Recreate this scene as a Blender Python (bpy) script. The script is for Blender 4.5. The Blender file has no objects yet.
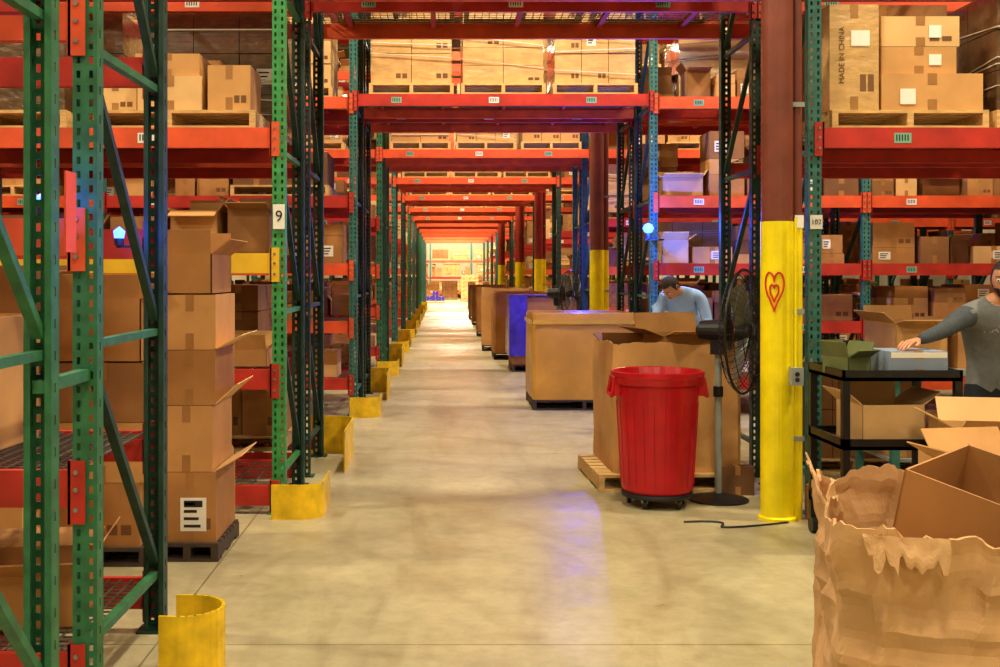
import bpy, math, random
from mathutils import Vector, Matrix, noise, Euler
pi=math.pi
rad=math.radians
MATS={}
def L(r,g,b):
    def c(v):
        v/=255.0
        return v/12.92 if v<=0.04045 else ((v+0.055)/1.055)**2.4
    return (c(r),c(g),c(b),1)
def mat(name,col,rough=0.6,metal=0.0,nscale=6.0,namt=0.15,bump=0.0,emit=0.0,coat=0.0,stretch=(1,1,1),spec=0.4,col2=None):
    m=bpy.data.materials.new(name); m.use_nodes=True
    nt=m.node_tree; N=nt.nodes; K=nt.links
    b=N['Principled BSDF']
    b.inputs['Roughness'].default_value=rough
    b.inputs['Metallic'].default_value=metal
    b.inputs['Specular IOR Level'].default_value=spec
    if coat: 
        b.inputs['Coat Weight'].default_value=coat; b.inputs['Coat Roughness'].default_value=0.15
    tc=N.new('ShaderNodeTexCoord'); mp=N.new('ShaderNodeMapping'); mp.inputs['Scale'].default_value=stretch
    K.new(tc.outputs['Object'],mp.inputs['Vector'])
    n=N.new('ShaderNodeTexNoise'); n.inputs['Scale'].default_value=nscale; n.inputs['Detail'].default_value=5
    K.new(mp.outputs[0],n.inputs['Vector'])
    r=N.new('ShaderNodeValToRGB')
    c2=col2 if col2 else tuple(min(1,c*(1+namt)) for c in col[:3])+(1,)
    c1=tuple(c*(1-namt) for c in col[:3])+(1,)
    r.color_ramp.elements[0].color=c1; r.color_ramp.elements[1].color=c2
    r.color_ramp.elements[0].position=0.3; r.color_ramp.elements[1].position=0.7
    K.new(n.outputs[0],r.inputs[0]); K.new(r.outputs[0],b.inputs['Base Color'])
    if bump:
        bp=N.new('ShaderNodeBump'); bp.inputs['Strength'].default_value=bump; bp.inputs['Distance'].default_value=0.02
        K.new(n.outputs[0],bp.inputs['Height']); K.new(bp.outputs[0],b.inputs['Normal'])
    if emit:
        b.inputs['Emission Color'].default_value=col; b.inputs['Emission Strength'].default_value=emit
    MATS[name]=m; return m

mat('card1',L(198,146,86),0.75,nscale=3,namt=0.18)
mat('card2',L(172,120,66),0.75,nscale=4,namt=0.18)
mat('card3',L(214,172,114),0.75,nscale=3,namt=0.14)
mat('card4',L(144,98,54),0.78,nscale=4,namt=0.2)
mat('card5',L(112,74,42),0.78,nscale=4,namt=0.22)
mat('card_yellow',L(206,150,56),0.5,nscale=2,namt=0.2,bump=0.15,coat=.3)
mat('card_crumple',L(198,154,104),0.72,nscale=6,namt=0.16,bump=0.55)
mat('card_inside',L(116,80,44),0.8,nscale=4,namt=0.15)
mat('tape',L(162,114,64),0.3,nscale=10,namt=0.08)
mat('tape_yellow',L(216,168,64),0.25,nscale=10,namt=0.08,coat=.5)
mat('wrap',L(204,162,104),0.22,nscale=7,namt=0.16,bump=0.45,coat=1.0,stretch=(1,1,2))
mat('wrap_dark',L(92,66,44),0.2,nscale=9,namt=0.35,bump=0.7,coat=1.0,stretch=(1,1,2))
mat('film',L(214,206,190),0.15,nscale=12,namt=0.1,bump=0.5,coat=1.0)
mat('label',L(235,232,222),0.6,namt=0.03)
mat('ink',L(35,32,30),0.7,namt=0.1)
mat('label_green',L(120,175,150),0.6,namt=0.05)
mat('post_green',L(44,106,68),0.5,nscale=14,namt=0.3)
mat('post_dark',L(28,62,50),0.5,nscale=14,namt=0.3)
mat('post_bright',L(58,142,76),0.45,nscale=14,namt=0.25)
mat('post_teal',L(50,108,98),0.5,nscale=14,namt=0.28)
mat('hole_dark',L(16,18,16),0.8)
mat('beam_orange',L(220,82,38),0.55,nscale=5,namt=0.2)
mat('beam_red',L(180,42,28),0.55,nscale=5,namt=0.26)
mat('beam_yellow',L(226,178,40),0.45,nscale=5,namt=0.12)
mat('guard_yellow',L(228,188,24),0.42,nscale=9,namt=0.28,bump=0.1)
mat('col_yellow',L(240,218,12),0.35,nscale=5,namt=0.15,bump=0.08)
mat('col_brown',L(116,58,44),0.4,nscale=5,namt=0.2)
mat('col_red',L(140,44,34),0.4,nscale=5,namt=0.15)
mat('steel',L(150,150,145),0.35,metal=0.8,nscale=20,namt=0.1)
mat('grey_paint',L(140,145,140),0.5,namt=0.08)
mat('wire',L(110,108,98),0.4,metal=0.6,nscale=20,namt=0.1)
mat('wood',L(206,168,106),0.75,nscale=9,namt=0.25,stretch=(1,6,6))
mat('wood_dark',L(66,54,44),0.8,nscale=9,namt=0.25)
mat('black_plastic',L(26,27,29),0.45,namt=0.15)
mat('black_metal',L(22,22,24),0.4,nscale=20,namt=0.2)
mat('can_red',L(176,14,28),0.3,nscale=7,namt=0.16)
mat('heart_red',L(205,40,16),0.5)
mat('blue_film',L(56,48,180),0.25,nscale=7,namt=0.4,bump=0.6,coat=0.6)
mat('blue_grey',L(135,150,172),0.6,namt=0.08)
mat('olive',L(98,104,58),0.6,namt=0.15)
mat('skin',L(196,138,104),0.55,nscale=12,namt=0.06)
mat('hair',L(34,24,20),0.7,nscale=60,namt=0.3,bump=0.4)
mat('sweat',L(108,110,110),0.9,nscale=30,namt=0.12,bump=0.2)
mat('print_grey',L(150,148,140),0.8,namt=0.1)
mat('sleeve',L(64,70,76),0.9,nscale=30,namt=0.14,bump=0.2)
mat('jeans',L(28,32,42),0.9,nscale=30,namt=0.2)
mat('shirt_blue',L(150,186,240),0.85,nscale=10,namt=0.1)
mat('eye_white',L(235,232,226),0.3,namt=0.02)
mat('lip',L(160,90,78),0.5,namt=0.05)
mat('shoe',L(30,28,26),0.6)
mat('lamp_shell',L(150,150,150),0.4,metal=0.5)
mat('lamp_glow',(1.0,0.86,0.62,1),0.5,emit=10.0,namt=0.0)
mat('blue_glow',(0.03,0.09,1.0,1),0.4,emit=12.0,namt=0.0)
mat('ceiling_mat',L(92,84,68),0.8,nscale=2,namt=0.1)
mat('wall_mat',L(206,196,166),0.8,nscale=1.5,namt=0.06)
mat('wall_trim',L(120,110,90),0.6)

def floor_material():
    m=bpy.data.materials.new('concrete'); m.use_nodes=True
    nt=m.node_tree; N=nt.nodes; K=nt.links; b=N['Principled BSDF']
    tc=N.new('ShaderNodeTexCoord')
    def nz(scale,detail,rough,dist=0,vec=None):
        n=N.new('ShaderNodeTexNoise'); n.inputs['Scale'].default_value=scale; n.inputs['Detail'].default_value=detail; n.inputs['Roughness'].default_value=rough; n.inputs['Distortion'].default_value=dist
        K.new(vec or tc.outputs['Object'],n.inputs['Vector']); return n
    def mpg(sc,loc=(0,0,0)):
        q=N.new('ShaderNodeMapping'); q.inputs['Scale'].default_value=sc; q.inputs['Location'].default_value=loc; K.new(tc.outputs['Object'],q.inputs['Vector']); return q.outputs[0]
    def ramp(src,p0,p1,c0,c1):
        r=N.new('ShaderNodeValToRGB'); r.color_ramp.elements[0].position=p0; r.color_ramp.elements[1].position=p1
        r.color_ramp.elements[0].color=c0; r.color_ramp.elements[1].color=c1; K.new(src,r.inputs[0]); return r.outputs[0]
    def mul(a,b_,f=1.0):
        x=N.new('ShaderNodeMix'); x.data_type='RGBA'; x.blend_type='MULTIPLY'; x.inputs[0].default_value=f; K.new(a,x.inputs[6]); K.new(b_,x.inputs[7]); return x.outputs[2]
    n1=nz(.6,9,.6); n2=nz(11,9,.7); n3=nz(1.3,7,.6,1.5,mpg((1.6,.35,1))); n4=nz(2.6,8,.7,.4)
    c=ramp(n1.outputs[0],.32,.66,L(160,149,116),L(194,183,146))
    c=mul(c,ramp(n2.outputs[0],.3,.6,(.78,.77,.73,1),(1,1,1,1)),.9)
    c=mul(c,ramp(n3.outputs[0],.32,.52,(.76,.73,.66,1),(1,1,1,1)),.9)
    c=mul(c,ramp(n4.outputs[0],.28,.45,(.74,.70,.62,1),(1,1,1,1)),.7)
    w=N.new('ShaderNodeTexWave'); w.wave_type='RINGS'; w.rings_direction='Z'; w.inputs['Scale'].default_value=.3; w.inputs['Distortion'].default_value=2.0; w.inputs['Detail'].default_value=2; w.inputs['Detail Scale'].default_value=.5
    K.new(mpg((1,.8,1),(3.5,-2.0,0)),w.inputs['Vector'])
    c=mul(c,ramp(w.outputs['Fac'],0.0,.05,(.8,.78,.72,1),(1,1,1,1)),.4)
    br=N.new('ShaderNodeTexBrick'); br.offset=0.0; br.inputs['Scale'].default_value=1.0
    br.inputs['Brick Width'].default_value=4.9; br.inputs['Row Height'].default_value=4.9; br.inputs['Mortar Size'].default_value=0.006; br.inputs['Mortar Smooth'].default_value=0.3
    br.inputs['Color1'].default_value=(1,1,1,1); br.inputs['Color2'].default_value=(1,1,1,1); br.inputs['Mortar'].default_value=(0.5,0.47,0.4,1)
    K.new(mpg((1,1,1),(1.2,.3,0)),br.inputs['Vector'])
    c=mul(c,br.outputs['Color'])
    K.new(c,b.inputs['Base Color'])
    r4=N.new('ShaderNodeMapRange'); r4.inputs[1].default_value=.3; r4.inputs[2].default_value=.7; r4.inputs[3].default_value=0.26; r4.inputs[4].default_value=0.5
    K.new(n4.outputs[0],r4.inputs[0]); K.new(r4.outputs[0],b.inputs['Roughness'])
    b.inputs['Specular IOR Level'].default_value=.5
    bp=N.new('ShaderNodeBump'); bp.inputs['Strength'].default_value=0.08; bp.inputs['Distance'].default_value=0.01
    K.new(n2.outputs[0],bp.inputs['Height']); K.new(bp.outputs[0],b.inputs['Normal'])
    MATS['concrete']=m
floor_material()

class MB:
    def __init__(s): s.v=[]; s.f=[]; s.m=[]; s.names=[]; s.M=Matrix.Identity(4)
    def mi(s,n):
        if n not in s.names: s.names.append(n)
        return s.names.index(n)
    def add(s,vs,fs,mat):
        o=len(s.v); M=s.M
        s.v.extend([M@Vector(p) for p in vs]); k=s.mi(mat)
        for f in fs: s.f.append([i+o for i in f]); s.m.append(k)
    def box(s,x0,x1,y0,y1,z0,z1,mat):
        s.add([(x0,y0,z0),(x1,y0,z0),(x1,y1,z0),(x0,y1,z0),(x0,y0,z1),(x1,y0,z1),(x1,y1,z1),(x0,y1,z1)],
              [(0,3,2,1),(4,5,6,7),(0,1,5,4),(1,2,6,5),(2,3,7,6),(3,0,4,7)],mat)
    def seg(s,p0,p1,w,h,mat,up=(0,0,1)):
        p0=Vector(p0);p1=Vector(p1); d=(p1-p0).normalized(); u=Vector(up)
        if abs(d.dot(u))>0.98: u=Vector((0,1,0))
        a=d.cross(u).normalized(); b=a.cross(d).normalized()
        a=a*w/2; b=b*h/2
        s.add([p0-a-b,p0+a-b,p0+a+b,p0-a+b,p1-a-b,p1+a-b,p1+a+b,p1-a+b],
              [(0,1,2,3),(4,7,6,5),(0,4,5,1),(1,5,6,2),(2,6,7,3),(3,7,4,0)],mat)
    def cyl(s,p0,p1,r,mat,n=8,r1=None,cap=True):
        p0=Vector(p0);p1=Vector(p1); d=(p1-p0)
        if d.length<1e-6: return
        d.normalize(); u=Vector((0,0,1)) if abs(d.z)<0.9 else Vector((1,0,0))
        a=d.cross(u).normalized(); b=a.cross(d); r1=r if r1 is None else r1
        vs=[];fs=[]
        for p,q in((p0,r),(p1,r1)):
            for i in range(n):
                t=2*pi*i/n; vs.append(p+a*math.cos(t)*q+b*math.sin(t)*q)
        for i in range(n): j=(i+1)%n; fs.append((i,j,n+j,n+i))
        if cap: fs.append(tuple(range(n-1,-1,-1))); fs.append(tuple(range(n,2*n)))
        s.add(vs,fs,mat)
    def lathe(s,prof,c,mat,n=32,closed=False):
        vs=[];fs=[]
        for r,z in prof:
            for i in range(n):
                t=2*pi*i/n; vs.append((c[0]+r*math.cos(t),c[1]+r*math.sin(t),c[2]+z))
        for k in range(len(prof)-1):
            for i in range(n):
                j=(i+1)%n; fs.append((k*n+i,k*n+j,(k+1)*n+j,(k+1)*n+i))
        s.add(vs,fs,mat)
    def path(s,pts,r,mat,n=5):
        for a,b in zip(pts[:-1],pts[1:]): s.cyl(a,b,r,mat,n,cap=False)
    def build(s,name,parent=None,smooth=False,bevel=0,origin=None):
        me=bpy.data.meshes.new(name)
        if origin is None and parent is None:
            xs=[v.x for v in s.v];ys=[v.y for v in s.v];zs=[v.z for v in s.v]
            origin=Vector(((min(xs)+max(xs))/2,(min(ys)+max(ys))/2,min(zs)))
        if origin is None: origin=Vector((0,0,0))
        me.from_pydata([v-origin for v in s.v],[],s.f)
        for n in s.names: me.materials.append(MATS[n])
        me.polygons.foreach_set('material_index',s.m)
        if smooth: me.polygons.foreach_set('use_smooth',[True]*len(me.polygons))
        me.update()
        o=bpy.data.objects.new(name,me); o.location=origin
        bpy.context.scene.collection.objects.link(o)
        if parent: o.parent=parent
        if bevel:
            bv=o.modifiers.new('bv','BEVEL'); bv.width=bevel; bv.segments=2; bv.limit_method='ANGLE'
        return o

def empty(name,loc=(0,0,0)):
    e=bpy.data.objects.new(name,None); e.location=loc; e.empty_display_size=0.1
    bpy.context.scene.collection.objects.link(e); return e
def T(x,y,z,rz=0,rx=0,ry=0): return Matrix.Translation((x,y,z))@Euler((rx,ry,rz)).to_matrix().to_4x4()

# ---------- cartons ----------
def carton(mb,x0,x1,y0,y1,z0,z1,mat,rng=None,label=None,tape=True):
    mb.box(x0,x1,y0,y1,z0,z1,mat)
    w=x1-x0;h=z1-z0; e=0.0015
    cx=(x0+x1)/2
    if tape:
        t=min(0.03,w*0.08)
        mb.box(cx-t,cx+t,y0-e,y0,z1-min(0.09,h*0.3),z1,'tape')
        mb.box(cx-t,cx+t,y0-e,y1+e,z1,z1+e,'tape')
        mb.box(cx-t,cx+t,y0-e,y0,z0,z0+min(0.09,h*0.3),'tape')
    lb=label if label is not None else (rng.random()<0.4 if rng else False)
    if lb and w>0.18 and h>0.14:
        lw=min(0.13,w*0.35);lh=min(0.12,h*0.5)
        lx=x0+w*((rng.random()*0.4+0.1) if rng else 0.15); lz=z0+h*0.25
        mb.box(lx,lx+lw,y0-2*e,y0,lz,lz+lh,'label')
        for k in range(3):
            mb.box(lx+lw*0.12,lx+lw*(0.6+0.1*k),y0-3*e,y0-e,lz+lh*(0.2+0.25*k),lz+lh*(0.3+0.25*k),'ink')
    elif rng and rng.random()<.5 and w>.2 and h>.15:
        lx=x0+w*.62; lz=z0+h*.18
        mb.box(lx,lx+w*.12,y0-e,y0,lz,lz+h*.16,'card5'); mb.box(lx+w*.16,lx+w*.28,y0-e,y0,lz,lz+h*.16,'card5')
def open_carton(mb,w,d,h,mat,flaps=(40,40,40,40),fl=None,t=0.006):
    fl=fl or min(w,d)*0.48
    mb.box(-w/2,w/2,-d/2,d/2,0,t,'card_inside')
    mb.box(-w/2,w/2,-d/2,-d/2+t,0,h,mat); mb.box(-w/2,w/2,d/2-t,d/2,0,h,mat)
    mb.box(-w/2,-w/2+t,-d/2,d/2,0,h,mat); mb.box(w/2-t,w/2,-d/2,d/2,0,h,mat)
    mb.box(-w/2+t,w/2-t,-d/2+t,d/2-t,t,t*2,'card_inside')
    base=mb.M.copy()
    for k,(ang) in enumerate(flaps):
        if ang is None: continue
        a=rad(ang)
        if k==0: mb.M=base@Matrix.Translation((0,-d/2+t/2,h))@Matrix.Rotation(a,4,'X'); mb.box(-w/2+.004,w/2-.004,-t/2,t/2,0,fl,mat)
        if k==1: mb.M=base@Matrix.Translation((0,d/2-t/2,h))@Matrix.Rotation(-a,4,'X'); mb.box(-w/2+.004,w/2-.004,-t/2,t/2,0,fl,mat)
        if k==2: mb.M=base@Matrix.Translation((-w/2+t/2,0,h))@Matrix.Rotation(-a,4,'Y'); mb.box(-t/2,t/2,-d/2+.004,d/2-.004,0,fl,mat)
        if k==3: mb.M=base@Matrix.Translation((w/2-t/2,0,h))@Matrix.Rotation(a,4,'Y'); mb.box(-t/2,t/2,-d/2+.004,d/2-.004,0,fl,mat)
    mb.M=base
def pallet(mb,x0,x1,y0,y1,z,mat='wood',h=0.12):
    n=7; w=(x1-x0); d=y1-y0
    for i in range(n):
        a=y0+d*i/n; mb.box(x0,x1,a,a+d/n*0.72,z+h-0.02,z+h,mat)
    for i in range(3):
        a=y0+(d-0.1)*i/2; mb.box(x0,x1,a,a+0.1,z,z+0.018,mat)
    for i in range(3):
        a=x0+(w-0.04)*i/2; mb.box(a,a+0.04,y0,y1,z+0.018,z+h-0.02,mat)
CM=['card1','card2','card3','card4','card1','card2','card5','card4']
def pallet_load(mb,x0,x1,y0,y1,z,h,rng,m=None,wrapped=False,near=True):
    pallet(mb,x0,x1,y0,y1,z,'wood')
    z+=0.12
    m=m or ('wrap' if wrapped else rng.choice(CM))
    nx=rng.choice([2,3,3]); nz=max(1,int(round(h/rng.choice([.2,.24,.3]))))
    dx=(x1-x0-0.04)/nx; dz=h/nz
    for k in range(nz):
        for i in range(nx):
            if k==nz-1 and not wrapped and rng.random()<0.25: continue
            j=rng.uniform(0,0.02)
            carton(mb,x0+.02+i*dx+.003,x0+.02+(i+1)*dx-.003,y0+.03+j,(y0+y1)/2-.01,z+k*dz+.003,z+(k+1)*dz-.003,m,rng,label=rng.random()<.12,tape=not wrapped)
            if near: mb.box(x0+.02+i*dx+.003,x0+.02+(i+1)*dx-.003,(y0+y1)/2,y1-.03,z+k*dz+.003,z+(k+1)*dz-.003,m)
    if wrapped:
        # twisted ropes of stretch film pulled around the load
        for q in range(4):
            za=z+rng.uniform(.02,h-.05); zb=min(z+h-.01,max(z+.01,za+rng.uniform(-.12,.12)))
            mb.seg((x0+.018,y0+.024,za),(x1-.018,y0+.024,zb),.004,rng.uniform(.004,.012),'film')
            mb.seg((x0+.016,y0+.03,za),(x0+.016,y1-.03,zb),.004,.008,'film')
def fill(mb,x0,x1,y0,y1,z,hmax,rng,big=0.4,dens=0.94,openp=.22):
    x=x0+0.06
    while x<x1-0.3:
        r=rng.random()
        if r<big and x+1.0<x1-0.03 and hmax>0.55:
            w=rng.uniform(0.95,1.15); w=min(w,x1-0.03-x)
            pallet_load(mb,x,x+w,y0+.02,y1-.02,z,min(hmax-0.2,rng.uniform(0.45,0.95)),rng,wrapped=rng.random()<.4)
            x+=w+0.08
        elif r<dens:
            w=rng.uniform(0.2,0.5); w=min(w,x1-0.03-x)
            if w<0.18: break
            zz=z; m=rng.choice(CM); off=rng.uniform(0,0.1); dd=rng.uniform(0.4,0.6)
            for k in range(rng.choice([1,2,2,3,3,4])):
                h=rng.uniform(0.10,0.32)
                if zz+h>z+hmax-0.06: break
                if rng.random()<openp and zz+h+.12<z+hmax:
                    s=mb.M.copy(); mb.M=s@T(x+w/2,y0+off+dd/2,zz,rng.uniform(-.08,.08)); open_carton(mb,w*.9,dd*.9,h,m,(rng.uniform(10,120),20,rng.uniform(20,80),rng.uniform(20,80)),fl=0.11); mb.M=s
                    break
                sh=rng.uniform(-.02,.02) if k else 0
                carton(mb,x+max(0,sh),x+w+min(0,sh),y0+off,y0+off+dd,zz,zz+h-0.003,m,rng)
                zz+=h
                if rng.random()<.6: m=rng.choice(CM)
            x+=w+rng.uniform(0.01,0.05)
        else: x+=rng.uniform(0.08,0.25)

# ---------- racks ----------
def plate(mb,axis,a0,a1,f0,f1,z0,z1,mat,ncol=2,pitch=0.05,hw=0.014,hh=0.026):
    def bx(p,q,za,zb):
        if axis=='x': mb.box(p,q,f0,f1,za,zb,mat)
        else: mb.box(f0,f1,p,q,za,zb,mat)
    W=a1-a0; cs=[a0+W*(i+0.5)/ncol if ncol>1 else (a0+a1)/2 for i in range(ncol)]
    if ncol==2: cs=[a0+W*.24,a0+W*.76]
    edges=[a0]
    for c in cs: edges+= [c-hw/2,c+hw/2]
    edges.append(a1)
    for i in range(0,len(edges),2): bx(edges[i],edges[i+1],z0,z1)
    n=int((z1-z0)/pitch)
    for c in cs:
        for k in range(n+1):
            za=z0+k*pitch; zb=min(za+pitch-hh,z1)
            if zb>za: bx(c-hw/2,c+hw/2,za,zb)
def post(mb,x,y,h,mat,detail,sgn=1,w=0.085,d=0.07):
    t=0.004
    y2=y+sgn*d
    f0,f1=min(y,y2),max(y,y2)
    if detail>=1:
        plate(mb,'x',x-w/2,x+w/2,y-t/2,y+t/2,0.01,h,mat,2)
        if detail>=2:
            plate(mb,'y',f0,f1,x+w/2-t,x+w/2,0.01,h,mat,1,pitch=0.1,hh=0.03)
            plate(mb,'y',f0,f1,x-w/2,x-w/2+t,0.01,h,mat,1,pitch=0.1,hh=0.03)
        else:
            mb.box(x+w/2-t,x+w/2,f0,f1,0.01,h,mat); mb.box(x-w/2,x-w/2+t,f0,f1,0.01,h,mat)
        for sx in(-1,1): 
            mb.box(x+sx*w/2-(0.02 if sx>0 else 0),x+sx*w/2+(0 if sx>0 else .02),y2-t/2,y2+t/2,0.01,h,mat)
    else:
        mb.box(x-w/2,x+w/2,f0,f1,0.01,h,mat)
        e=0.001
        if y<36:
            for k in range(int(h/0.1)):
                for c in(-.022,.022): mb.box(x+c-.008,x+c+.008,y-sgn*e-.0005,y-sgn*e+.0005,.05+k*.1,.085+k*.1,'hole_dark')
    mb.box(x-w/2-.03,x+w/2+.03,f0-.02,f1+.02,0,0.01,mat)
def frame(mb,x,y0,y1,h,mat,detail,bmat=None):
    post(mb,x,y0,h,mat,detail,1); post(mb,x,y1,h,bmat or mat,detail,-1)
    z=0.25; k=0; a=y0+.06;b=y1-.06
    while z<h-0.2:
        mb.seg((x,a,z),(x,b,z),0.035,0.03,mat)
        if z+1.0<h:
            mb.seg((x,a,z+.98),(x,b,z+.06),0.035,0.03,bmat or mat)
        z+=1.05
def beam(mb,x0,x1,y,z,mat,sgn=-1,h=0.13,rng=None,labels=True,conn=True):
    t=0.05
    ya,yb=(y,y+t) if sgn<0 else (y-t,y)
    mb.box(x0,x1,ya,yb,z-h/2,z+h/2-0.035,mat)
    if sgn<0: mb.box(x0,x1,ya,yb-.018,z+h/2-.035,z+h/2,mat)
    else: mb.box(x0,x1,ya+.018,yb,z+h/2-.035,z+h/2,mat)
    if conn:
        yo=y-0.012 if sgn<0 else y+0.012
        for xx in (x0,x1):
            s=1 if xx==x0 else -1
            a,b=sorted((xx-0.05*s,xx+.012*s))
            mb.box(a,b,min(yo,yo-sgn*.008),max(yo,yo-sgn*.008),z-0.12,z+0.1,mat)
            a,b=sorted((xx,xx+.01*s)); mb.box(a,b,min(yo,y-sgn*t),max(yo,y-sgn*t),z-0.12,z+0.1,mat)
            for q in(-.07,.0,.06):
                mb.cyl((xx-.02*s,yo+sgn*0.0,z+q),(xx-.02*s,yo+sgn*.008,z+q),0.009,'steel',6)
    if labels and sgn<0:
        n=max(2,int((x1-x0)/1.0))
        for i in range(n):
            lx=x0+(x1-x0)*(i+0.35)/n
            mb.box(lx,lx+.11,y-.002,y,z-.035,z+.03,'label' if (i+int(z*10))%2 else 'label_green')
            for q in range(5): mb.box(lx+.012+q*.018,lx+.02+q*.018,y-.003,y-.001,z-.02,z+.02,'ink')
def deck(mb,x0,x1,y0,y1,z,step=0.1,mat='wire',support='beam_red'):
    x=x0
    while x<=x1: mb.box(x,x+.006,y0,y1,z-.006,z,mat); x+=step
    y=y0
    while y<=y1: mb.box(x0,x1,y,y+.006,z-.012,z-.006,mat); y+=step
    x=x0+0.2
    while x<x1: mb.box(x,x+.04,y0,y1,z-.045,z-.013,support); x+=0.7
RD=1.0; FL=0.3
def rack_row(side,xin,Y,levels,nb,bw,pm,detail,seed,h=5.6,racks=(0,1),bmats=None,skipfill=(),bigf=.4,low=(),bpm=None):
    rng=random.Random(seed)
    mb=MB(); ld=MB(); s=-1 if side=='L' else 1
    xs=[xin+s*bw*i for i in range(nb+1)]
    for r in racks:
        y0=Y+r*(RD+FL); y1=y0+RD
        for i,x in enumerate(xs):
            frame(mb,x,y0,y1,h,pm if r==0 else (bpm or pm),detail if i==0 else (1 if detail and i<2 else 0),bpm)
        for i in range(nb):
            xa,xb=sorted((xs[i],xs[i+1])); xa+=.045; xb-=.045
            for li,z in enumerate(levels):
                bm=(bmats or {}).get(li,'beam_orange' if (li+i)%3 else 'beam_red')
                if r==0 or i<2:
                    beam(mb,xa,xb,y0-.005,z,bm,-1,labels=(Y<30),conn=(Y<20))
                    beam(mb,xa,xb,y1+.005,z,'beam_red',1,labels=False,conn=False)
                    if Y<14 and z<4.2: deck(mb,xa,xb,y0+.05,y1-.05,z+.065,0.12 if i==0 else .25)
                nxt=levels[li+1] if li+1<len(levels) else z+1.2
                if (r,i,li) in skipfill or z>5 or (r==1 and Y>20): continue
                hm=nxt-z-.14
                if li in low: hm=min(hm,.42)
                fill(ld,xa,xb,y0+.03,y1-.03,z+.066,hm,rng,big=bigf)
            if r==0 and levels[0]>0.6 and (r,i,-1) not in skipfill:
                fill(ld,xa,xb,y0+.05,y1-.05,0.0,levels[0]-.1,rng,big=.6)
    o=mb.build('pallet_rack')
    if ld.v: ld.build('stacked_cardboard_boxes')
    return o
def tunnel(x0,x1,Y,z,rng,detail,loads=True):
    mb=MB(); ld=MB()
    for r in(0,1):
        y0=Y+r*(RD+FL); y1=y0+RD
        for zz in (z,z+1.5):
            beam(mb,x0+.045,x1-.045,y0-.005,zz,'beam_red' if detail else 'beam_orange',-1,rng=rng,labels=Y<40)
            beam(mb,x0+.045,x1-.045,y1+.005,zz,'beam_orange',1,labels=False,conn=False)
            if detail: deck(mb,x0+.06,x1-.06,y0+.05,y1-.05,zz+.065,0.06 if Y<10 else .1,mat='wire')
        if loads and Y<45:
            x=x0+0.17; 
            for k in range(3):
                w=(x1-x0-0.5)/3
                pallet_load(ld,x,x+w,y0+.02,y1-.02,z+.066,1.0 if detail else rng.uniform(.5,1.0),rng,m=rng.choice(['wrap','card1','wrap']),wrapped=True)
                x+=w+.08
    mb.build('overhead_rack_shelf')
    if ld.v: ld.build('overhead_pallet_loads')

mbA=MB()
XA=-1.25
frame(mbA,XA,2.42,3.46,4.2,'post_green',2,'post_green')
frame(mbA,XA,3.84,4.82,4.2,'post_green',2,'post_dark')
for z in (0.16,0.80,1.68,2.43):
    xa,xb=XA-2.7,XA-.045
    for (a,b) in ((2.42,3.46),(3.84,4.82)):
        if a<3 and z<2: continue
        beam(mbA,xa,xb,a-.005,z,'beam_orange' if z>1 else 'beam_red',-1)
        beam(mbA,xa,xb,b+.005,z,'beam_red',1,labels=False)
        if z in(0.8,0.16): deck(mbA,xa,xb,a+.05,b-.05,z+.065,0.05)
frame(mbA,XA-2.75,3.84,4.82,4.2,'post_green',1)
for z in(1.2,2.9): mbA.seg((XA,3.40,z),(XA,3.90,z),.04,.04,'post_green')
mbA.box(XA+.044,XA+.05,3.5,3.6,1.62,1.88,'beam_orange')
mbA.build('pallet_rack')
a=MB(); r0=random.Random(3)
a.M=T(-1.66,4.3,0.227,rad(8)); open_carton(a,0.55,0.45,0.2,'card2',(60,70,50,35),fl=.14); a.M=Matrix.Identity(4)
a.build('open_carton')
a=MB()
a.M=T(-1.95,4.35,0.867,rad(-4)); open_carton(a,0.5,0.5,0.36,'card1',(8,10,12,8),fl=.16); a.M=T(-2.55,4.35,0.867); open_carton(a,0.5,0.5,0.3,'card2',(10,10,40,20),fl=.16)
a.build('open_carton')

LB=[0.12,0.87,1.62,2.43,3.62]
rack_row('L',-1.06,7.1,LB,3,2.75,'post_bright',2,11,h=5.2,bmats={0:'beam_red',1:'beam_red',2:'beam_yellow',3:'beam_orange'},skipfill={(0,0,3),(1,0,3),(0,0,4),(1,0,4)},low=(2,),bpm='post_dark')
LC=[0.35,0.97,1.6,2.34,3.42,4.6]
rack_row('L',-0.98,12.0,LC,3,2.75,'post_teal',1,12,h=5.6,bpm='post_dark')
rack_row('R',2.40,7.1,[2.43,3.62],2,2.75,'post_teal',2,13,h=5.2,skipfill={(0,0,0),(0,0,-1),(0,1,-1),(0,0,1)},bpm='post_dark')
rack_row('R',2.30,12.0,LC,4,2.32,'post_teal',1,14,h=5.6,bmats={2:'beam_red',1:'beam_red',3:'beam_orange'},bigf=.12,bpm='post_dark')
yy=16.9; k=0
pms=['post_green','post_teal','post_dark']
while yy<54:
    rack_row('L',-0.98,yy,[0.35,0.97,1.6,2.34,3.40,4.6],3 if yy<27 else 2,2.75,pms[k%3],0,30+k,racks=(0,1) if yy<20 else (0,))
    rack_row('R',2.30,yy,[0.35,0.97,1.6,2.34,3.40,4.6],3 if yy<27 else 2,2.75,pms[(k+1)%3],0,60+k,racks=(0,1) if yy<20 else (0,))
    yy+=4.9; k+=1
rack_row('R',-6.0,69.0,[0.35,1.3,2.34],5,2.6,'post_teal',0,99,h=3.6,racks=(0,))
rt=random.Random(5)
tunnel(-1.06,2.40,7.1,3.62,rt,True)
tunnel(-0.98,2.30,12.0,3.45,rt,True)
yy=16.9
while yy<64: tunnel(-0.98,2.30,yy,3.40,rt,False); yy+=4.9
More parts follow.
